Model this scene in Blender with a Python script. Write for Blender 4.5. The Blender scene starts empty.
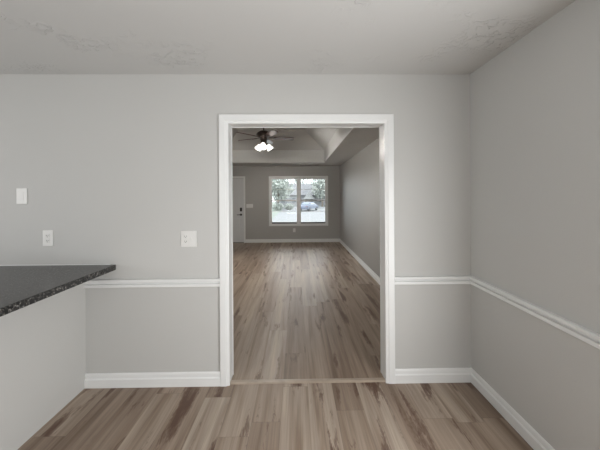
import bpy, bmesh, math, random
from mathutils import Vector, Matrix, Euler
random.seed(7)
sc = bpy.context.scene
col = sc.collection
R = math.radians

# ------------------------------------------------------------------ camera
cam = bpy.data.cameras.new('camera')
co = bpy.data.objects.new('camera', cam); col.objects.link(co)
cam.sensor_width = 36.0
cam.lens = 264.49 / 600 * 36
cam.shift_y = (195.96 - 225) / 600
cam.clip_start = 0.02; cam.clip_end = 400
co.matrix_world = (Matrix.Translation((0, 0, 1.4813)) @ Matrix.Rotation(-0.0135, 4, 'Z')
                   @ Matrix.Rotation(math.pi/2, 4, 'X') @ Matrix.Rotation(-0.006, 4, 'Z'))
sc.camera = co

# ------------------------------------------------------------------ view + world
sc.view_settings.view_transform = 'Standard'
sc.view_settings.look = 'None'
sc.view_settings.gamma = 1
sc.view_settings.use_curve_mapping = False
sc.view_settings.exposure = 0.0
w = bpy.data.worlds.new('overcast_sky'); sc.world = w
w.use_nodes = True
bg = w.node_tree.nodes['Background']
bg.inputs[0].default_value = (0.93, 0.965, 1.0, 1)
bg.inputs[1].default_value = 4.8
sc.cycles.use_denoising = True
sc.cycles.max_bounces = 14
sc.cycles.diffuse_bounces = 8
sc.cycles.caustics_reflective = False
sc.cycles.caustics_refractive = False

# room numbers (metres, camera stands over the origin, looking along +Y)
D = 2.0866; D2 = 2.2016          # dividing wall, front and rear faces
XR = 1.385                       # right wall of both rooms
XL = -4.3; YB = -2.9             # kitchen side and rear of the near room
H = 2.44
FX = -2.78; FY = 8.469           # living room left wall and far wall
OL, OR_, OT = -0.531, 0.697, 2.0507   # clear opening between the casings

def area(name, loc, rot, sx, sy, power, colr=(1, 1, 1), portal=False):
    l = bpy.data.lights.new(name, 'AREA'); l.shape = 'RECTANGLE'
    l.size = sx; l.size_y = sy; l.energy = power; l.color = colr
    o = bpy.data.objects.new(name, l); col.objects.link(o)
    o.location = loc; o.rotation_euler = rot
    if portal: l.cycles.is_portal = True
    return o
# unseen fill lights added to brighten both rooms, then the far window's portal
FILL_TINT = (0.985, 0.992, 1.0)  # tint shared by the added fill lights
area('rear_fill', (-1.3, YB+0.06, 1.12), (R(90), 0, 0), 3.0, 2.0, 36, FILL_TINT)  # added fill behind the camera; the rear wall has no door
area('right_side_fill', (XR-0.04, 0.1, 1.0), (0, R(90), 0), 1.5, 1.4, 67, FILL_TINT)  # added fill for the half wall; no window on this side
area('left_side_fill', (XL+0.05, 0.2, 1.35), (0, R(-90), 0), 1.2, 1.8, 29, FILL_TINT)  # added fill from the kitchen side, no window built there
area('ceiling_fill', (-0.4, -0.9, 1.75), (R(180), 0, 0), 0.5, 0.5, 9, (1.0, 1.0, 0.99))  # added up-light that brightens the ceiling, no fixture around it
area('living_side_fill', (FX+0.05, 5.2, 1.4), (0, R(-90), 0), 1.4, 1.8, 6, FILL_TINT)  # added living room fill; its left wall is solid
area('living_window_portal', (0.05, FY+0.14, 1.32), (R(-90), 0, 0), 1.8, 1.5, 1, portal=True)

# ------------------------------------------------------------------ materials
def mat(name, base, rough=0.6, spec=0.5, metal=0.0, bump=None, vary=0.0, vscale=3.0, emit=None):
    m = bpy.data.materials.new(name); m.use_nodes = True
    nt = m.node_tree; n = nt.nodes; b = n['Principled BSDF']
    b.inputs['Roughness'].default_value = rough
    b.inputs['Metallic'].default_value = metal
    b.inputs['Specular IOR Level'].default_value = spec
    b.inputs['Base Color'].default_value = (*base, 1)
    tc = n.new('ShaderNodeTexCoord')
    if vary:
        nz = n.new('ShaderNodeTexNoise'); nz.inputs['Scale'].default_value = vscale; nz.inputs['Detail'].default_value = 4
        nt.links.new(tc.outputs['Object'], nz.inputs['Vector'])
        rp = n.new('ShaderNodeValToRGB')
        rp.color_ramp.elements[0].position = 0.3; rp.color_ramp.elements[1].position = 0.7
        rp.color_ramp.elements[0].color = (*[c*(1-vary) for c in base], 1)
        rp.color_ramp.elements[1].color = (*[min(1, c*(1+vary)) for c in base], 1)
        nt.links.new(nz.outputs['Fac'], rp.inputs['Fac']); nt.links.new(rp.outputs['Color'], b.inputs['Base Color'])
    if bump:
        nz = n.new('ShaderNodeTexNoise'); nz.inputs['Scale'].default_value = bump[0]; nz.inputs['Detail'].default_value = 3
        nt.links.new(tc.outputs['Object'], nz.inputs['Vector'])
        bp = n.new('ShaderNodeBump'); bp.inputs['Strength'].default_value = bump[1]; bp.inputs['Distance'].default_value = 0.004
        nt.links.new(nz.outputs['Fac'], bp.inputs['Height']); nt.links.new(bp.outputs['Normal'], b.inputs['Normal'])
    if emit:
        b.inputs['Emission Color'].default_value = (*emit[0], 1); b.inputs['Emission Strength'].default_value = emit[1]
    return m

M = {}
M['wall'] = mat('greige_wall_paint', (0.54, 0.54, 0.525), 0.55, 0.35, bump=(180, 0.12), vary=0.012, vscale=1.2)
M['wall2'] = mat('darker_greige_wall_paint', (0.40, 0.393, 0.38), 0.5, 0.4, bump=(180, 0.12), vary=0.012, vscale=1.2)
M['trim'] = mat('white_trim_paint', (0.79, 0.80, 0.795), 0.35, 0.5, bump=(40, 0.05))
M['plate'] = mat('white_switch_plastic', (0.72, 0.72, 0.70), 0.3, 0.5, bump=(60, 0.02))
M['slot'] = mat('dark_slot', (0.03, 0.03, 0.03), 0.6, bump=(60, 0.02))
M['bronze'] = mat('dark_bronze_metal', (0.055, 0.042, 0.036), 0.28, 0.5, 0.8, bump=(50, 0.04))
M['walnut'] = mat('dark_walnut_blade', (0.10, 0.045, 0.035), 0.3, 0.5, vary=0.35, vscale=9)
M['black'] = mat('black_hardware', (0.015, 0.014, 0.013), 0.35, 0.5, bump=(50, 0.04))
M['chain'] = mat('brass_chain', (0.55, 0.5, 0.42), 0.3, 0.5, 0.8, bump=(90, 0.04))
M['door'] = mat('white_door_paint', (0.66, 0.67, 0.68), 0.4, 0.5, bump=(40, 0.05))
M['vinyl'] = mat('white_window_vinyl', (0.84, 0.84, 0.84), 0.4, 0.5, bump=(40, 0.03))
M['shade_glass'] = mat('frosted_glass_lit', (0.9, 0.88, 0.84), 0.4, 0.5, vary=0.03, emit=((1.0, 0.95, 0.88), 3.0))
M['bulb'] = mat('bulb_lit', (1, 1, 1), 0.4, 0.5, vary=0.02, emit=((1.0, 0.93, 0.82), 22.0))
M['leaf'] = mat('pale_green_leaves', (0.31, 0.33, 0.30), 0.7, 0.3, vary=0.25, vscale=2)
M['bark'] = mat('grey_bark', (0.14, 0.12, 0.10), 0.9, 0.2, bump=(20, 0.5), vary=0.3)
M['carpaint'] = mat('blue_grey_car_paint', (0.125, 0.143, 0.19), 0.3, 0.5, 0.2, bump=(5, 0.01))
M['carglass'] = mat('dark_car_glass', (0.12, 0.15, 0.19), 0.06, 0.6, bump=(4, 0.01))
M['tyre'] = mat('black_tyre_rubber', (0.03, 0.03, 0.03), 0.8, bump=(60, 0.2))
M['chrome'] = mat('wheel_alloy', (0.5, 0.5, 0.52), 0.3, 0.5, 0.9, bump=(30, 0.02))
M['siding'] = mat('pale_grey_siding', (0.195, 0.197, 0.205), 0.7, 0.3, vary=0.08, vscale=2)
M['housewhite'] = mat('white_house_trim', (0.32, 0.32, 0.32), 0.6, 0.3, vary=0.04)
M['roof'] = mat('grey_roof_shingle', (0.15, 0.15, 0.155), 0.9, 0.2, bump=(15, 0.4), vary=0.15)
M['pane_dark'] = mat('house_window_glass', (0.08, 0.09, 0.1), 0.08, 0.6, bump=(4, 0.01))
M['lawn'] = mat('pale_dry_lawn', (0.17, 0.19, 0.165), 0.95, 0.2, bump=(30, 0.5), vary=0.2, vscale=0.6)
M['concrete'] = mat('light_concrete', (0.185, 0.187, 0.19), 0.9, 0.2, bump=(30, 0.2), vary=0.08)
M['bounce_pale'] = mat('pale_bounce_surface', (0.68, 0.67, 0.65), 0.9, 0.2, bump=(30, 0.2), vary=0.06)  # pale surface of the added light-bouncing slab
M['asphalt'] = mat('grey_asphalt', (0.15, 0.15, 0.165), 0.9, 0.2, bump=(60, 0.3), vary=0.1)
M['lawn_red'] = mat('tail_lamp', (0.12, 0.07, 0.08), 0.3, bump=(30, 0.02))

def glass_mat():
    m = bpy.data.materials.new('clear_window_glass'); m.use_nodes = True
    nt = m.node_tree; n = nt.nodes
    for x in list(n): n.remove(x)
    out = n.new('ShaderNodeOutputMaterial'); mx = n.new('ShaderNodeMixShader')
    tr = n.new('ShaderNodeBsdfTransparent'); gl = n.new('ShaderNodeBsdfGlossy'); gl.inputs['Roughness'].default_value = 0.02
    tr.inputs[0].default_value = (0.96, 0.98, 0.98, 1)
    fr = n.new('ShaderNodeFresnel'); fr.inputs[0].default_value = 1.45
    nt.links.new(fr.outputs[0], mx.inputs[0]); nt.links.new(tr.outputs[0], mx.inputs[1]); nt.links.new(gl.outputs[0], mx.inputs[2])
    nt.links.new(mx.outputs[0], out.inputs[0])
    return m
M['glass'] = glass_mat()
M['sash_strip'] = mat('dark_grey_strip', (0.10, 0.105, 0.10), 0.6, 0.3, bump=(40, 0.05))  # dark grey of the strip on the bottom sash rails

def ceiling_mat():
    m = mat('knockdown_ceiling_paint', (0.60, 0.60, 0.59), 0.75, 0.2)
    nt = m.node_tree; n = nt.nodes; b = n['Principled BSDF']
    tc = n.new('ShaderNodeTexCoord')
    nz = n.new('ShaderNodeTexNoise'); nz.inputs['Scale'].default_value = 19; nz.inputs['Detail'].default_value = 5; nz.inputs['Distortion'].default_value = 1.2
    nt.links.new(tc.outputs['Object'], nz.inputs['Vector'])
    rp = n.new('ShaderNodeValToRGB'); rp.color_ramp.elements[0].position = 0.52; rp.color_ramp.elements[1].position = 0.60
    nt.links.new(nz.outputs['Fac'], rp.inputs['Fac'])
    # patchy: the trowelled marks show only here and there
    n2 = n.new('ShaderNodeTexNoise'); n2.inputs['Scale'].default_value = 1.6
    nt.links.new(tc.outputs['Object'], n2.inputs['Vector'])
    r2 = n.new('ShaderNodeValToRGB'); r2.color_ramp.elements[0].position = 0.50; r2.color_ramp.elements[1].position = 0.66
    nt.links.new(n2.outputs['Fac'], r2.inputs['Fac'])
    mu = n.new('ShaderNodeMath'); mu.operation = 'MULTIPLY'
    nt.links.new(rp.outputs['Color'], mu.inputs[0]); nt.links.new(r2.outputs['Color'], mu.inputs[1])
    bp = n.new('ShaderNodeBump'); bp.inputs['Strength'].default_value = 0.8; bp.inputs['Distance'].default_value = 0.008
    nt.links.new(mu.outputs[0], bp.inputs['Height']); nt.links.new(bp.outputs['Normal'], b.inputs['Normal'])
    return m
M['ceiling'] = ceiling_mat()

def counter_mat():
    m = mat('speckled_black_laminate', (0.02, 0.02, 0.02), 0.24, 0.55)
    nt = m.node_tree; n = nt.nodes; b = n['Principled BSDF']
    tc = n.new('ShaderNodeTexCoord')
    nz = n.new('ShaderNodeTexNoise'); nz.inputs['Scale'].default_value = 75; nz.inputs['Detail'].default_value = 5; nz.inputs['Roughness'].default_value = 0.65
    nt.links.new(tc.outputs['Object'], nz.inputs['Vector'])
    rp = n.new('ShaderNodeValToRGB'); e = rp.color_ramp.elements
    e[0].position = 0.42; e[0].color = (0.006, 0.006, 0.006, 1)
    e[1].position = 0.51; e[1].color = (0.018, 0.018, 0.017, 1)
    k = e.new(0.60); k.color = (0.085, 0.08, 0.075, 1)
    k = e.new(0.69); k.color = (0.34, 0.33, 0.31, 1)
    nt.links.new(nz.outputs['Fac'], rp.inputs['Fac']); nt.links.new(rp.outputs['Color'], b.inputs['Base Color'])
    return m
M['counter'] = counter_mat()

def floor_mat():
    m = bpy.data.materials.new('greige_oak_planks'); m.use_nodes = True
    nt = m.node_tree; n = nt.nodes; L = nt.links; b = n['Principled BSDF']
    tc = n.new('ShaderNodeTexCoord'); sx = n.new('ShaderNodeSeparateXYZ'); L.new(tc.outputs['Object'], sx.inputs[0])
    def ma(op, a, b_=None, c=None):
        k = n.new('ShaderNodeMath'); k.operation = op
        for i, v in enumerate((a, b_, c)):
            if v is None: continue
            if isinstance(v, (int, float)): k.inputs[i].default_value = v
            else: L.new(v, k.inputs[i])
        return k.outputs[0]
    def comb(x, y, z):
        k = n.new('ShaderNodeCombineXYZ')
        for i, v in enumerate((x, y, z)):
            if isinstance(v, (int, float)): k.inputs[i].default_value = v
            else: L.new(v, k.inputs[i])
        return k.outputs[0]
    def wn(v):
        k = n.new('ShaderNodeTexWhiteNoise'); k.noise_dimensions = '3D'; L.new(v, k.inputs['Vector']); return k.outputs['Value']
    def noise(v, detail=3, rough=0.5, dist=0.0):
        k = n.new('ShaderNodeTexNoise'); k.inputs['Scale'].default_value = 1; k.inputs['Detail'].default_value = detail
        k.inputs['Roughness'].default_value = rough; k.inputs['Distortion'].default_value = dist
        L.new(v, k.inputs['Vector']); return k.outputs['Fac']
    def ramp(f, pts):
        k = n.new('ShaderNodeValToRGB'); e = k.color_ramp.elements
        while len(e) < len(pts): e.new(0.5)
        for q, (p, c) in zip(e, pts):
            q.position = p; q.color = (*c, 1) if isinstance(c, tuple) else (c, c, c, 1)
        L.new(f, k.inputs['Fac']); return k.outputs['Color']
    def mix(f, a, c, mode='MIX'):
        k = n.new('ShaderNodeMix'); k.data_type = 'RGBA'; k.blend_type = mode
        for s, v in ((k.inputs[0], f), (k.inputs[6], a), (k.inputs[7], c)):
            if isinstance(v, (int, float)): s.default_value = v
            elif isinstance(v, tuple): s.default_value = (*v, 1)
            else: L.new(v, s)
        return k.outputs[2]
    X, Y = sx.outputs[0], sx.outputs[1]
    u = ma('DIVIDE', ma('SUBTRACT', X, 0.078), 0.19); row = ma('FLOOR', u); fu = ma('SUBTRACT', u, row)
    living = ma('GREATER_THAN', Y, 2.11)
    off = wn(comb(row, living, 33.1))
    v = ma('ADD', ma('DIVIDE', Y, 1.8), ma('MULTIPLY', off, 5.0)); cl = ma('FLOOR', v); fv = ma('SUBTRACT', v, cl)
    pid = wn(comb(row, cl, living)); pid2 = wn(comb(row, cl, ma('ADD', living, 9.0)))
    # plank tone
    tone = ramp(pid, [(0.0, (0.24, 0.178, 0.134)), (0.3, (0.30, 0.23, 0.177)), (0.65, (0.335, 0.264, 0.206)), (0.9, (0.38, 0.307, 0.245)), (1.0, (0.415, 0.342, 0.277))])
    # broad lengthwise streaks inside each plank
    px = ma('ADD', ma('MULTIPLY', X, 15.0), ma('MULTIPLY', pid, 50.0))
    s1 = noise(comb(px, ma('MULTIPLY', Y, 0.75), ma('MULTIPLY', pid2, 30.0)), 3, 0.55, 0.4)
    c = mix(1.0, tone, ramp(s1, [(0.32, (0.66, 0.60, 0.55)), (0.5, (1.0, 1.0, 1.0)), (0.68, (1.22, 1.235, 1.24))]), 'MULTIPLY')
    # fine grain
    s2 = noise(comb(ma('MULTIPLY', X, 110.0), ma('MULTIPLY', Y, 3.5), ma('MULTIPLY', pid, 20.0)), 2, 0.6, 0.0)
    c = mix(1.0, c, ramp(s2, [(0.3, 0.88), (0.7, 1.10)]), 'MULTIPLY')
    # dark heartwood flames, broken up by the grain
    kx = ma('ADD', ma('MULTIPLY', X, 10.5), ma('MULTIPLY', pid2, 70.0))
    s3 = noise(comb(kx, ma('MULTIPLY', Y, 1.7), ma('MULTIPLY', pid, 40.0)), 2, 0.45, 0.25)
    s4 = noise(comb(ma('MULTIPLY', X, 55.0), ma('MULTIPLY', Y, 12.0), 2.0), 3, 0.6, 1.5)
    fl = ma('ADD', s3, ma('MULTIPLY', ma('SUBTRACT', s4, 0.5), 0.26))
    c = mix(ramp(fl, [(0.59, 0.0), (0.64, 0.6), (0.70, 0.98)]), c, (0.115, 0.063, 0.042))
    # seams
    du = ma('MULTIPLY', ma('MINIMUM', fu, ma('SUBTRACT', 1.0, fu)), 0.19)
    dv = ma('MULTIPLY', ma('MINIMUM', fv, ma('SUBTRACT', 1.0, fv)), 1.8)
    dd = ma('MINIMUM', du, dv)
    c = mix(ramp(ma('MULTIPLY', dd, 100.0), [(0.05, 0.45), (0.22, 0.0)]), c, (0.12, 0.09, 0.07))
    L.new(c, b.inputs['Base Color'])
    b.inputs['Specular IOR Level'].default_value = 0.38
    rr = n.new('ShaderNodeMapRange'); rr.inputs[3].default_value = 0.36; rr.inputs[4].default_value = 0.50
    L.new(s1, rr.inputs[0]); L.new(rr.outputs[0], b.inputs['Roughness'])
    bp = n.new('ShaderNodeBump'); bp.inputs['Strength'].default_value = 0.25; bp.inputs['Distance'].default_value = 0.0015
    L.new(s2, bp.inputs['Height']); L.new(bp.outputs['Normal'], b.inputs['Normal'])
    return m
M['floor'] = floor_mat()
M['strip'] = mat('oak_threshold_strip', (0.42, 0.345, 0.275), 0.35, 0.5, vary=0.12, vscale=14)

# ------------------------------------------------------------------ mesh helpers
def link(name, bm, m, parent=None, smooth=False, kind=None):
    me = bpy.data.meshes.new(name)
    bmesh.ops.recalc_face_normals(bm, faces=bm.faces[:])
    bm.to_mesh(me); bm.free()
    me.materials.append(M[m] if isinstance(m, str) else m)
    if smooth:
        for p in me.polygons: p.use_smooth = True
    o = bpy.data.objects.new(name, me); col.objects.link(o)
    if parent: o.parent = parent
    if kind: o['kind'] = kind
    return o
def struct(name, bm, m, parent=None, smooth=False): return link(name, bm, m, parent, smooth, None if parent else 'structure')
def box(bm, x0, x1, y0, y1, z0, z1, bev=0.0, seg=2):
    r = bmesh.ops.create_cube(bm, size=1)
    vs = r['verts']
    bmesh.ops.transform(bm, verts=vs, matrix=Matrix.Translation(((x0+x1)/2, (y0+y1)/2, (z0+z1)/2)) @ Matrix.Diagonal((x1-x0, y1-y0, z1-z0, 1)))
    if bev:
        es = list({e for v in vs for e in v.link_edges})
        bmesh.ops.bevel(bm, geom=es, offset=bev, segments=seg, affect='EDGES', profile=0.5)
    return vs
def B(*a, **k):
    bm = bmesh.new(); box(bm, *a, **k); return bm
def poly(bm, pts): return bm.faces.new([bm.verts.new(p) for p in pts])
def lathe(bm, prof, seg=32, mtx=Matrix(), cap=True):
    rings = []
    for r, z in prof:
        rings.append([bm.verts.new(mtx @ Vector((r*math.cos(2*math.pi*i/seg), r*math.sin(2*math.pi*i/seg), z))) for i in range(seg)])
    for a, b in zip(rings, rings[1:]):
        for i in range(seg): bm.faces.new((a[i], a[(i+1) % seg], b[(i+1) % seg], b[i]))
    if cap:
        bm.faces.new(rings[0][::-1]); bm.faces.new(rings[-1])
def tube(bm, a, b, r, seg=12, r2=None):
    a, b = Vector(a), Vector(b); d = b-a
    m = Matrix.Translation(a) @ d.to_track_quat('Z', 'Y').to_matrix().to_4x4()
    lathe(bm, [(r, 0), (r if r2 is None else r2, d.length)], seg, m)
def extrude_profile(bm, prof, frames):
    """prof: (w, d) pairs; frames: functions giving a point for (w, d) at each station of the path."""
    rings = [[bm.verts.new(f(w_, d_)) for w_, d_ in prof] for f in frames]
    k = len(prof)
    for a, b in zip(rings, rings[1:]):
        for i in range(k): bm.faces.new((a[i], a[(i+1) % k], b[(i+1) % k], b[i]))
    bm.faces.new(rings[0][::-1]); bm.faces.new(rings[-1])
def empty(name, loc, rz=0, label=None, cat=None, group=None):
    o = bpy.data.objects.new(name, None); col.objects.link(o); o.empty_display_size = 0.1
    o.location = loc; o.rotation_euler = (0, 0, rz)
    tag(o, label, cat, group); return o
def tag(o, label=None, cat=None, group=None):
    if label: o['label'] = label
    if cat: o['category'] = cat
    if group: o['group'] = group
    return o

# ------------------------------------------------------------------ shell of the two rooms
bm = B(XL, XR+0.1, YB, FY+0.12, -0.1, 0.0); struct('floor', bm, 'floor')
# near room ceiling
struct('ceiling', B(XL-0.12, XR+0.12, YB-0.12, D2, H, H+0.1), 'ceiling')
# dividing wall with the cased opening
bm = bmesh.new()
jo = 0.019
box(bm, XL, OL-jo, D, D2, 0, H); box(bm, OR_+jo, XR, D, D2, 0, H); box(bm, OL-jo, OR_+jo, D, D2, OT+jo, H)
struct('wall_front', bm, 'wall')
struct('wall_right', B(XR, XR+0.12, YB-0.12, D2-0.0575, 0, H), 'wall')
struct('wall_left', B(XL-0.12, XL, YB-0.12, D2, 0, H), 'wall')
struct('wall_rear', B(XL, XR, YB-0.12, YB, 0, H), 'wall')
struct('wall_half', B(-1.765, -1.65, -0.55, D, 0, 0.9118), 'wall')
# living room
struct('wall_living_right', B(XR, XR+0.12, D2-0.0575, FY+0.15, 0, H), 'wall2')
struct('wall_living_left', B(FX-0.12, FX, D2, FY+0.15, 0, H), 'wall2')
WL, WR, WB, WT = -0.83, 0.962, 0.570, 2.062      # window opening
DL, DR, DT = -2.60, -1.685, 2.06               # door opening
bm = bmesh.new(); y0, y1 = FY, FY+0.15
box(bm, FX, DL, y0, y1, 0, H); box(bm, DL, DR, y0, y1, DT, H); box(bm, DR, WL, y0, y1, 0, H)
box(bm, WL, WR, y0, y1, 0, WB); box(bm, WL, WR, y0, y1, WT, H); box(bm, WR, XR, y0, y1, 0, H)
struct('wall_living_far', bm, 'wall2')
# tray ceiling: soffit ring, upright faces, slopes, flat top
bm = bmesh.new()
x0, x1, ya, yb = -2.09, 0.81, 2.97, 7.60; z1, z2, run = 2.80, 3.21, 0.56
def ring(a, b, c, d, z): return [(a, c, z), (b, c, z), (b, d, z), (a, d, z)]
rs = [ring(FX, XR, D2, FY, H), ring(x0, x1, ya, yb, H), ring(x0, x1, ya, yb, z1), ring(x0+run, x1-run, ya+run, yb-run, z2)]
for a, b in zip(rs, rs[1:]):
    for i in range(4):
        j = (i+1) % 4
        poly(bm, [a[i], a[j], b[j], b[i]])
poly(bm, rs[-1])
bmesh.ops.remove_doubles(bm, verts=bm.verts[:], dist=1e-5)
o = struct('ceiling_living', bm, 'ceiling')
sm = o.modifiers.new('thick', 'SOLIDIFY'); sm.thickness = 0.05; sm.offset = 1

# ------------------------------------------------------------------ trim
base_prof = [(0, 0), (0, 0.016), (0.062, 0.016), (0.070, 0.008), (0.084, 0.007), (0.088, 0.012), (0.098, 0.011), (0.107, 0.006), (0.107, 0)]
rail_prof = [(0, 0), (0, 0.012), (0.004, 0.018), (0.024, 0.018), (0.026, 0.001), (0.036, 0.001), (0.039, 0.018), (0.046, 0.024), (0.061, 0.024), (0.064, 0.018), (0.064, 0)]
def run_x(name, prof, xa, xb, y, sign, z0, ma=0, mb=0):
    bm = bmesh.new()
    extrude_profile(bm, prof, [lambda w_, d_: (xa + ma*d_, y + sign*d_, z0+w_), lambda w_, d_: (xb + mb*d_, y + sign*d_, z0+w_)])
    return struct(name, bm, 'trim')
def run_y(name, prof, ya_, yb_, x, sign, z0, ma=0, mb=0):
    bm = bmesh.new()
    extrude_profile(bm, prof, [lambda w_, d_: (x + sign*d_, ya_ + ma*d_, z0+w_), lambda w_, d_: (x + sign*d_, yb_ + mb*d_, z0+w_)])
    return struct(name, bm, 'trim')
CL, CR, CT = OL-0.072, OR_+0.072, OT+0.072      # outer edges of the casing
run_x('baseboard_front_left', base_prof, -1.65, CL, D, -1, 0)
run_x('baseboard_front_right', base_prof, CR, XR, D, -1, 0, 0, -1)
run_y('baseboard_right', base_prof, YB, D, XR, -1, 0, 0, -1)
RZ = 0.776
run_x('trim_rail_front_left', rail_prof, -1.65, CL, D, -1, RZ)
run_x('trim_rail_front_right', rail_prof, CR, XR, D, -1, RZ, 0, -1)
run_y('trim_rail_right', rail_prof, YB, D, XR, -1, RZ, 0, -1)
run_x('baseboard_living_far', base_prof, DR+0.055, XR, FY, -1, 0, 0, -1)
run_y('baseboard_living_right', base_prof, D2+0.02, FY, XR, -1, 0, 0, -1)
run_y('baseboard_living_left', base_prof, D2, FY, FX, 1, 0)
run_x('baseboard_living_near_left', base_prof, FX, CL, D2, 1, 0)
run_x('baseboard_living_near_right', base_prof, CR, XR, D2, 1, 0)
# casing swept round the opening (w from the outer edge inwards)
case_prof = [(0, 0), (0, 0.016), (0.004, 0.018), (0.046, 0.018), (0.051, 0.0135), (0.058, 0.013), (0.066, 0.011), (0.072, 0.008), (0.072, 0)]
def casing(name, l, r_, t, y, sign, prof, m='trim', b=None, parent=None):
    bm = bmesh.new()
    zb = 0 if b is None else b
    fr = [lambda w_, d_: (l+w_, y+sign*d_, zb), lambda w_, d_: (l+w_, y+sign*d_, t-w_),
          lambda w_, d_: (r_-w_, y+sign*d_, t-w_), lambda w_, d_: (r_-w_, y+sign*d_, zb)]
    extrude_profile(bm, prof, fr)
    return struct(name, bm, m, parent)
casing('trim_casing_front', CL, CR, CT, D, -1, case_prof)
casing('trim_casing_living', CL, CR, CT, D2, 1, case_prof)
bm = bmesh.new()
e = 0.004
box(bm, OL-jo, OL-e, D, D2, 0, OT+jo); box(bm, OR_+e, OR_+jo, D, D2, 0, OT+jo); box(bm, OL-e, OR_+e, D, D2, OT+e, OT+jo)
struct('trim_jamb', bm, 'trim')
# threshold strip
bm = bmesh.new()
extrude_profile(bm, [(0, 0), (0, 0.002), (0.012, 0.007), (0.036, 0.007), (0.048, 0.002), (0.048, 0)],
                [lambda w_, d_: (OL-e, 2.090+w_, d_), lambda w_, d_: (OR_+e, 2.090+w_, d_)])
tag(link('threshold_strip', bm, 'strip'), 'narrow oak coloured threshold strip across the floor of the white cased opening', 'threshold')

# ------------------------------------------------------------------ bar counter
ct = empty('bar_countertop', (-1.924, 0.65, 0.9123), 0, 'black speckled bar countertop on the half wall at left', 'countertop')
bm = bmesh.new()
vs = box(bm, -0.56, 0.512, -1.35, 1.4336, 0, 0.042)
es = [e_ for e_ in bm.edges if abs((e_.verts[0].co - e_.verts[1].co).normalized().z) < 0.1 and all(v.co.x > 0.5 for v in e_.verts)]
bmesh.ops.bevel(bm, geom=es, offset=0.006, segments=4, affect='EDGES', profile=0.5)
link('slab', bm, 'counter', ct)
bm = B(-0.56, 0.47, 1.4296, 1.4355, 0.041, 0.047, bev=0.002); k = link('caulk_line', bm, 'trim', ct); k['label'] = 'thin white caulk line along the wall'

# ------------------------------------------------------------------ switch plates and outlets
def plate(name, cx, cz, w_, h, y, label, cat='switch', group=None):
    r_ = empty(name, (cx, y, cz), 0, label, cat, group)
    bm = B(-w_/2, w_/2, -0.006, 0.0, -h/2, h/2, bev=0.0025); link('cover_plate', bm, 'plate', r_)
    return r_
def screw(p, x, z):
    bm = bmesh.new(); tube(bm, (x, -0.0055, z), (x, -0.0072, z), 0.0032, 12); link('screw', bm, 'plate', p)
def outlet_faces(p, x, s=1.0):
    for dz in (0.0195, -0.0195):
        bm = B(x-0.0165*s, x+0.0165*s, -0.0085, -0.005, dz*s-0.0140*s, dz*s+0.0140*s, bev=0.003)
        f = link('socket_face', bm, 'plate', p)
        bm = bmesh.new()
        for sx_ in (-0.0065, 0.0065): box(bm, x+sx_*s-0.0013, x+sx_*s+0.0013, -0.0092, -0.008, dz*s-0.002, dz*s+0.006*s)
        tube(bm, (x, -0.008, dz*s-0.008*s), (x, -0.0092, dz*s-0.008*s), 0.0026, 10)
        link('socket_slots', bm, 'slot', f)
p = plate('rocker_switch', -2.1325, 1.4925, 0.082, 0.122, D, 'white wide rocker switch plate, the higher of the two above the black counter')
bm = bmesh.new()
v0 = box(bm, -0.0165, 0.0165, -0.0075, -0.005, -0.033, 0.033, bev=0.001)
link('rocker', bm, 'plate', p); screw(p, 0, 0.049); screw(p, 0, -0.049)
p = plate('wall_outlet', -1.9345, 1.1645, 0.080, 0.124, D, 'white duplex outlet just above the black counter, below and right of the plain switch', 'outlet')
outlet_faces(p, 0); screw(p, 0, 0)
p = plate('double_switch_plate', -0.845, 1.1505, 0.122, 0.126, D, 'white double plate with socket and toggle, left of the white cased opening')
outlet_faces(p, -0.023); screw(p, -0.023, 0)
bm = bmesh.new(); box(bm, 0.018, 0.028, -0.0068, -0.005, -0.012, 0.012, bev=0.0006); box(bm, 0.0195, 0.0265, -0.017, -0.006, 0.0, 0.009, bev=0.0015)
link('toggle', bm, 'plate', p); screw(p, 0.023, 0.030); screw(p, 0.023, -0.030)
p = plate('wall_switch', -1.497, 1.173, 0.212, 0.122, FY, 'white four gang switch plate on the far wall just right of the front door')
for q in range(4):
    x = (q-1.5)*0.046
    bm = bmesh.new(); box(bm, x-0.005, x+0.005, -0.0068, -0.005, -0.012, 0.012, bev=0.0006); box(bm, x-0.0035, x+0.0035, -0.017, -0.006, 0.0, 0.009, bev=0.0015)
    link('toggle', bm, 'plate', p)
p = plate('wall_outlet', -0.075, 0.385, 0.078, 0.122, FY, 'small white outlet on the far wall under the twin window', 'outlet')
outlet_faces(p, 0); screw(p, 0, 0)

# ------------------------------------------------------------------ far window
win = bpy.data.objects.new('window_1', None); col.objects.link(win); win.location = (0.066, FY, WB); win['kind'] = 'structure'
def wp(name, bm, m, parent=win):
    bmesh.ops.translate(bm, verts=bm.verts[:], vec=(-0.066, -FY, -WB)); return link(name, bm, m, parent)
cas2 = [(0, 0), (0, 0.016), (0.05, 0.016), (0.055, 0.010), (0.055, 0)]
bm = bmesh.new()
l, r_, t, b_ = WL-0.05, WR+0.05, WT+0.055, WB-0.045
fr = [lambda w_, d_: (l+w_, FY-d_, b_+w_), lambda w_, d_: (l+w_, FY-d_, t-w_), lambda w_, d_: (r_-w_, FY-d_, t-w_), lambda w_, d_: (r_-w_, FY-d_, b_+w_)]
rings = [[bm.verts.new(f(w_, d_)) for w_, d_ in cas2] for f in fr]
for i in range(4):
    a, c = rings[i], rings[(i+1) % 4]
    for q in range(5): bm.faces.new((a[q], a[(q+1) % 5], c[(q+1) % 5], c[q]))
wp('casing', bm, 'trim')
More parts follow.
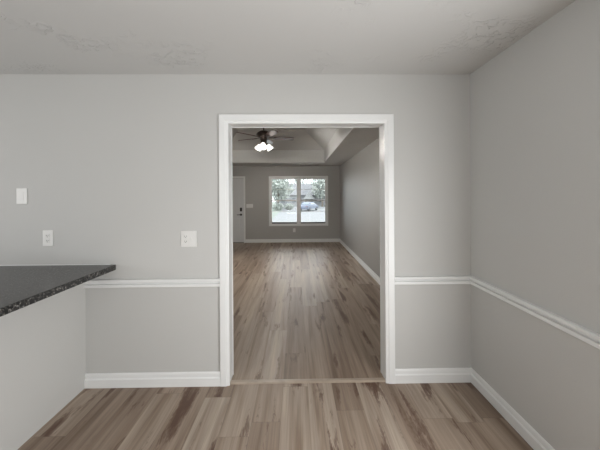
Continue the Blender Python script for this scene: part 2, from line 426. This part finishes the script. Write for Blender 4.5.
# vinyl frame: outer members and the mullion between the two units
bm = bmesh.new(); ya_, yb_ = FY+0.05, FY+0.13
box(bm, WL, WL+0.018, ya_, yb_, WB, WT); box(bm, WR-0.018, WR, ya_, yb_, WB, WT)
box(bm, WL+0.018, WR-0.018, ya_, yb_, WB, WB+0.02); box(bm, WL+0.018, WR-0.018, ya_, yb_, WT-0.02, WT)
box(bm, 0.031, 0.121, ya_-0.035, yb_, WB+0.02, WT-0.02)
wp('frame', bm, 'vinyl')
MZ = 1.338
for gx0, gx1 in ((WL+0.018, 0.031), (0.121, WR-0.018)):
    for z0, z1_, yy, lower in ((WB+0.02, MZ+0.018, FY+0.062, True), (MZ-0.018, WT-0.02, FY+0.094, False)):
        bm = bmesh.new(); s = 0.020; bt = 0.055 if lower else 0.036; tp = 0.036 if lower else 0.022
        box(bm, gx0, gx0+s, yy, yy+0.03, z0, z1_); box(bm, gx1-s, gx1, yy, yy+0.03, z0, z1_)
        box(bm, gx0+s, gx1-s, yy, yy+0.03, z0, z0+bt); box(bm, gx0+s, gx1-s, yy, yy+0.03, z1_-tp, z1_)
        if lower:
            k = wp('bottom_strip', B(gx0+s, gx1-s, yy-0.006, yy, z0+0.004, z0+0.042), 'sash_strip', None); k.parent = win; k['label'] = 'dark strip along the bottom sash rail'  # thin dark strip laid on the bottom sash rail
        zm = (z0+bt+z1_-tp)/2
        box(bm, gx0+s, gx1-s, yy+0.004, yy+0.026, zm-0.006, zm+0.006)
        sash = wp('sash', bm, 'vinyl')
        wp('pane', B(gx0+s-0.005, gx1-s+0.005, yy+0.013, yy+0.017, z0+bt-0.005, z1_-tp+0.005), 'glass', sash)

# ------------------------------------------------------------------ front door
dr = bpy.data.objects.new('door_1', None); col.objects.link(dr); dr.location = ((DL+DR)/2, FY, 0); dr['kind'] = 'structure'
dcx = (DL+DR)/2
def dp(name, bm, m, parent=dr, smooth=False):
    bmesh.ops.translate(bm, verts=bm.verts[:], vec=(-dcx, -FY, 0)); return link(name, bm, m, parent, smooth)
bm = bmesh.new(); l, r_, t = DL-0.052, DR+0.052, DT+0.06
pr = [(0, 0), (0, 0.016), (0.045, 0.016), (0.052, 0.010), (0.052, 0)]
extrude_profile(bm, pr, [lambda w_, d_: (l+w_, FY-d_, 0), lambda w_, d_: (l+w_, FY-d_, t-w_), lambda w_, d_: (r_-w_, FY-d_, t-w_), lambda w_, d_: (r_-w_, FY-d_, 0)])
dp('casing', bm, 'trim')
bm = bmesh.new(); g = 0.004
fy0, fy1 = FY+0.012, FY+0.056
A0, A1 = DL+g, DR-g
xs = [A0, A0+0.115, dcx-0.055, dcx+0.055, A1-0.115, A1]
zs = [0.012, 0.25, 0.80, 0.98, 1.55, 1.66, 1.92, DT-g]
box(bm, A0, A1, fy0+0.012, fy1, 0.012, DT-g)
for i in (0, 2, 4): box(bm, xs[i], xs[i+1], fy0, fy0+0.012, zs[0], zs[-1])
for j in (0, 2, 4, 6):
    for i in (1, 3): box(bm, xs[i], xs[i+1], fy0, fy0+0.012, zs[j], zs[j+1])
for j in (1, 3, 5):
    for i in (1, 3): box(bm, xs[i]+0.03, xs[i+1]-0.03, fy0+0.003, fy0+0.013, zs[j]+0.03, zs[j+1]-0.03, bev=0.0025, seg=1)
slab = dp('door_slab', bm, 'door')
bm = bmesh.new(); hx = -1.772
box(bm, hx-0.034, hx+0.034, fy0-0.03, fy0, 1.0, 1.12, bev=0.012, seg=3)
k = dp('deadbolt', bm, 'black', slab); k['label'] = 'black keypad deadbolt'
bm = bmesh.new(); tube(bm, (hx, fy0, 0.895), (hx, fy0-0.02, 0.895), 0.034, 20); tube(bm, (hx, fy0-0.02, 0.895), (hx, fy0-0.055, 0.895), 0.012)
tube(bm, (hx+0.008, fy0-0.05, 0.895), (hx-0.125, fy0-0.05, 0.892), 0.0105)
k = dp('handle', bm, 'black', slab); k['label'] = 'black lever handle'
bm = B(DL, DR, FY-0.01, FY+0.15, 0, 0.012); dp('door_sill', bm, 'black')
# exterior skin behind the door gap
dp('door_jamb', B(DL-0.0, DR+0.0, FY+0.06, FY+0.075, 0.012, DT), 'trim')

# ------------------------------------------------------------------ ceiling vent on the living room soffit
v = empty('ceiling_vent', (0.29, 7.98, H), 0, 'white slatted air vent in the lowered ceiling in front of the far window', 'vent')
bm = bmesh.new()
for a in ((-0.2, 0.2, -0.09, -0.07), (-0.2, 0.2, 0.07, 0.09), (-0.2, -0.18, -0.07, 0.07), (0.18, 0.2, -0.07, 0.07)): box(bm, a[0], a[1], a[2], a[3], -0.008, 0)
link('frame', bm, 'plate', v)
bm = bmesh.new()
for q in range(8):
    y = -0.061+q*0.0175
    poly(bm, [(-0.18, y-0.006, -0.006), (0.18, y-0.006, -0.006), (0.18, y+0.006, 0.0), (-0.18, y+0.006, 0.0)])
o = link('slats', bm, 'plate', v); sm = o.modifiers.new('t', 'SOLIDIFY'); sm.thickness = 0.0015
link('backing', B(-0.18, 0.18, -0.07, 0.07, -0.001, 0), 'slot', v)

# ------------------------------------------------------------------ ceiling fan
FXc, FYc = -0.645, 5.27
fan = empty('ceiling_fan', (FXc, FYc, 3.21), 0, 'dark five blade ceiling fan with lit frosted lamp shades in the living room', 'ceiling fan')
zo = 3.21
bm = bmesh.new(); lathe(bm, [(0.03, -0.075), (0.05, -0.06), (0.068, -0.02), (0.07, 0.0)], 28); link('canopy', bm, 'bronze', fan, True)
bm = bmesh.new(); lathe(bm, [(0.0125, 2.75-zo), (0.0125, -0.06)], 16); link('downrod', bm, 'bronze', fan, True)
bm = bmesh.new()
lathe(bm, [(0.03, 2.785-zo), (0.075, 2.775-zo), (0.125, 2.745-zo), (0.145, 2.71-zo), (0.145, 2.69-zo), (0.13, 2.665-zo), (0.095, 2.645-zo), (0.075, 2.64-zo), (0.07, 2.60-zo), (0.055, 2.585-zo)][::-1], 40)
link('motor_housing', bm, 'bronze', fan, True)
zb = 2.645-zo
for q in range(5):
    th = R(-134-72*q)
    T = Matrix.Rotation(th, 4, 'Z')
    bm = bmesh.new()
    out = [(0.20, -0.045), (0.24, -0.058), (0.50, -0.068), (0.585, -0.060), (0.612, -0.03), (0.618, 0), (0.612, 0.03), (0.585, 0.060), (0.50, 0.068), (0.24, 0.058), (0.20, 0.045)]
    top = [bm.verts.new((x, y, 0.004)) for x, y in out]; bot = [bm.verts.new((x, y, -0.004)) for x, y in out]
    bm.faces.new(top); bm.faces.new(bot[::-1])
    for i in range(len(out)):
        j = (i+1) % len(out); bm.faces.new((top[i], bot[i], bot[j], top[j]))
    P = T @ Matrix.Translation((0, 0, zb)) @ Matrix.Rotation(R(-12), 4, 'X')
    bmesh.ops.transform(bm, verts=bm.verts[:], matrix=P)
    bl = link('blade', bm, 'walnut', fan)
    bm = bmesh.new()
    box(bm, 0.09, 0.20, -0.014, 0.014, -0.004, 0.006); 
    box(bm, 0.19, 0.255, -0.035, 0.035, -0.0095, -0.0045)
    bmesh.ops.transform(bm, verts=bm.verts[:], matrix=P); link('blade_arm', bm, 'bronze', bl)
bm = bmesh.new(); lathe(bm, [(0.018, 2.515-zo), (0.045, 2.525-zo), (0.062, 2.55-zo), (0.062, 2.585-zo), (0.05, 2.59-zo)], 28)
kit = link('light_kit', bm, 'bronze', fan, True)
for q in range(3):
    th = R(-90+120*q)
    T = Matrix.Translation((0.055*math.cos(th), 0.055*math.sin(th), 2.548-zo)) @ Matrix.Rotation(th, 4, 'Z') @ Matrix.Rotation(R(180-38), 4, 'Y')
    # local +Z runs outwards and down along the shade axis
    bm = bmesh.new(); lathe(bm, [(0.014, -0.005), (0.014, 0.03), (0.03, 0.035), (0.03, 0.05)], 18, T); link('lamp_arm', bm, 'bronze', kit, True)
    bm = bmesh.new(); lathe(bm, [(0.026, 0.045), (0.036, 0.055), (0.044, 0.085), (0.053, 0.12), (0.068, 0.155), (0.066, 0.156), (0.050, 0.12), (0.041, 0.085), (0.033, 0.057)], 24, T, cap=False)
    sh = link('lamp_shade', bm, 'shade_glass', fan, True)
    bm = bmesh.new(); lathe(bm, [(0.008, 0.05), (0.014, 0.06), (0.025, 0.09), (0.027, 0.105), (0.018, 0.125), (0.004, 0.131)], 16, T); link('bulb', bm, 'bulb', sh, True)
    l = bpy.data.lights.new('fan_lamp', 'POINT'); l.energy = 125; l.color = (1.0, 0.95, 0.88); l.shadow_soft_size = 0.02
    lo = bpy.data.objects.new('fan_lamp', l); col.objects.link(lo); lo.parent = fan; lo.location = T @ Vector((0, 0, 0.125))
bm = bmesh.new()
tube(bm, (0.03, -0.03, 2.52-zo), (0.03, -0.03, 2.36-zo), 0.0018, 6); lathe(bm, [(0.002, 2.36-zo), (0.007, 2.345-zo), (0.007, 2.325-zo), (0.002, 2.315-zo)], 10, Matrix.Translation((0.03, -0.03, 0)))
link('pull_chain', bm, 'chain', fan)

# ------------------------------------------------------------------ outdoors beyond the window
GZ = -1.0
struct('ground', B(-60, 60, FY+0.3, 120, GZ-0.2, GZ), 'lawn')
struct('bounce_slab', B(-4, 4, FY+0.3, 16, GZ, GZ+0.45), 'bounce_pale')  # unseen pale slab added to bounce light up onto the living room soffit
struct('driveway', B(-2.6, 9.0, 24, 50, GZ, GZ+0.02), 'concrete')
struct('street', B(-60, 60, 52, 58, GZ, GZ+0.03), 'asphalt')
# sedan parked on the drive
car = empty('car', (2.05, 44.5, GZ+0.02), R(62), 'blue grey sedan parked on the pale driveway outside the window', 'car')
bm = bmesh.new()
side = [(-2.2, .30), (-2.22, .62), (-2.12, .86), (-1.5, .93), (-0.85, 1.38), (0.35, 1.41), (1.1, .96), (2.0, .84), (2.2, .62), (2.2, .32)]
half = 0.88
def sec(s, x, z): return (x, s*(half if z < 0.95 else half-0.2), z)
L_ = [bm.verts.new(sec(-1, x, z)) for x, z in side]; R_v = [bm.verts.new(sec(1, x, z)) for x, z in side]
bm.faces.new(L_); bm.faces.new(R_v[::-1])
for i in range(len(side)):
    j = (i+1) % len(side); bm.faces.new((L_[i], R_v[i], R_v[j], L_[j]))
bmesh.ops.triangulate(bm, faces=[f for f in bm.faces if len(f.verts) > 4])
bmesh.ops.bevel(bm, geom=[e_ for e_ in bm.edges if len(e_.link_faces) == 2 and e_.calc_face_angle(0) > 0.3], offset=0.05, segments=2, affect='EDGES')
link('body', bm, 'carpaint', car)
def plate3(name, pts, m, off):
    bm = bmesh.new(); f = poly(bm, pts); nrm = Vector(off)
    r_ = bmesh.ops.extrude_face_region(bm, geom=[f]); bmesh.ops.translate(bm, verts=[g_ for g_ in r_['geom'] if isinstance(g_, bmesh.types.BMVert)], vec=nrm)
    return link(name, bm, m, car)
plate3('windscreen', [(0.47, -.62, 1.35), (0.47, .62, 1.35), (1.04, .74, 1.0), (1.04, -.74, 1.0)], 'carglass', (.02, 0, .03))
plate3('rear_window', [(-.95, -.6, 1.32), (-.95, .6, 1.32), (-1.42, .72, 1.0), (-1.42, -.72, 1.0)], 'carglass', (-.02, 0, .03))
for s in (-1, 1):
    plate3('side_window', [(-1.15, s*.85, 1.0), (.85, s*.85, 1.0), (.3, s*.70, 1.33), (-.75, s*.70, 1.33)], 'carglass', (0, s*.03, .015))
    plate3('tail_lamp', [(-2.2, s*.5, .70), (-2.2, s*.82, .70), (-2.16, s*.82, .82), (-2.16, s*.5, .82)], 'lawn_red', (-.03, 0, 0))
    for x in (-1.35, 1.4):
        bm = bmesh.new(); T = Matrix.Translation((x, s*.80, .32)) @ Matrix.Rotation(R(90), 4, 'X')
        lathe(bm, [(.18, -.1), (.29, -.1), (.32, -.07), (.32, .07), (.29, .1), (.18, .1)], 24, T); wh = link('wheel', bm, 'tyre', car)
        bm = bmesh.new(); lathe(bm, [(.04, -.105), (.19, -.095), (.19, .095), (.04, .105)], 20, T); link('hubcap', bm, 'chrome', wh)
# house across the street
hs = empty('house', (2.0, 66, GZ), 0, 'pale house with white gable across the street', 'house')
link('wall', B(-7, 9, -3, 6, 0, 2.8), 'siding', hs)
bm = bmesh.new()
A = [(-7.5, -3.6, 2.7), (9.5, -3.6, 2.7), (9.5, 1.5, 5.6), (-7.5, 1.5, 5.6)]; Bq = [(-7.5, 6.6, 2.7), (9.5, 6.6, 2.7), (9.5, 1.5, 5.6), (-7.5, 1.5, 5.6)]
poly(bm, A); poly(bm, Bq); poly(bm, [A[0], Bq[0], A[3]]); poly(bm, [A[1], Bq[1], A[2]]); bmesh.ops.remove_doubles(bm, verts=bm.verts[:], dist=1e-4)
link('roof', bm, 'roof', hs)
bm = bmesh.new()
f0 = [(-0.4, -4.2, 1.75), (2.3, -4.2, 1.75), (0.95, -4.2, 3.5)]; f1 = [(x, -2.9, z) for x, y, z in f0]
poly(bm, f0); poly(bm, f1)
for i in range(3): j = (i+1) % 3; poly(bm, [f0[i], f0[j], f1[j], f1[i]])
link('gable', bm, 'housewhite', hs)
for x in (-0.2, 2.1): link('porch_post', B(x-0.1, x+0.1, -4.15, -3.95, 0, 1.75), 'housewhite', hs)
link('front_door', B(0.5, 1.45, -3.06, -3.0, 0.1, 1.75), 'housewhite', hs)
for x in (-5.2, -2.6, 4.0, 6.6):
    f = link('window_frame', B(x-0.65, x+0.65, -3.08, -3.0, 0.8, 2.2), 'housewhite', hs)
    link('window_pane', B(x-0.55, x+0.55, -3.1, -3.06, 0.9, 2.1), 'pane_dark', f)
# trees and shrubs
def foliage(r3, n, size, seed, cz):
    rnd = random.Random(seed); bm = bmesh.new()
    for _ in range(n):
        d = Vector((rnd.gauss(0, 1), rnd.gauss(0, 1), rnd.gauss(0, 1))).normalized() * (rnd.random()**0.45)
        c = Vector((d.x*r3[0], d.y*r3[1], cz + d.z*r3[2]))
        s = size*(0.6+rnd.random()*0.8)
        E_ = Euler((rnd.random()*6.3, rnd.random()*6.3, rnd.random()*6.3)).to_matrix()
        bm.faces.new([bm.verts.new(c + E_ @ Vector(p_)*s) for p_ in ((-1, 0, 0), (0, -.6, .15), (1, 0, 0), (0, .6, .15))])
    return bm
def tree(x, y, h, rx, rz, seed, label):
    t_ = empty('tree', (x, y, GZ), 0, label, 'tree', 'yard trees outside the window')
    bm = bmesh.new(); tube(bm, (0, 0, 0), (0, 0, h*0.55), 0.22, 10, 0.12)
    for q in range(4):
        a = q*1.7+seed; tube(bm, (0, 0, h*(0.35+0.05*q)), (math.cos(a)*rx*.6, math.sin(a)*rx*.6, h*(0.6+0.06*q)), 0.08, 7, 0.03)
    link('trunk', bm, 'bark', t_)
    link('crown', foliage((rx, rx, rz), 900, 0.30, seed, h*0.62), 'leaf', t_)
tree(-3.4, 49, 6.4, 2.9, 2.3, 1, 'leafy yard tree filling the upper left window panes')
tree(5.9, 60, 7.2, 2.6, 2.6, 2, 'leafy yard tree behind the car, at the right window edge')
for x, y, h, rx, rz, sd_, lb in ((-7.5, 80, 9.0, 4.6, 3.8, 3, 'tall pale tree behind the house, seen through the left window unit'),
                                 (0.8, 92, 10.2, 4.6, 4.0, 4, 'tall pale tree behind the middle of the house roof'),
                                 (9.0, 81, 9.2, 4.6, 3.8, 5, 'tall pale tree behind the house, seen at the right window edge')):
    tree(x, y, h, rx, rz, sd_, lb)
def shrub(x, y, r_, seed, label):
    t_ = empty('shrub', (x, y, GZ), 0, label, 'shrub', 'shrubs at the yard edge')
    bm = bmesh.new()
    for q in range(5): tube(bm, (0, 0, 0), (math.cos(q*1.26)*r_*.5, math.sin(q*1.26)*r_*.5, r_*0.9), 0.03, 6, 0.01)
    link('stems', bm, 'bark', t_)
    link('leaves', foliage((r_, r_*.7, r_*.62), 500, 0.14, seed, r_*0.65), 'leaf', t_)
shrub(-3.2, 46, 1.0, 11, 'rounded shrub under the yard tree, leftmost through the window')
shrub(-1.3, 46.5, 0.9, 12, 'rounded shrub right of the leftmost shrub, left of the window mullion')
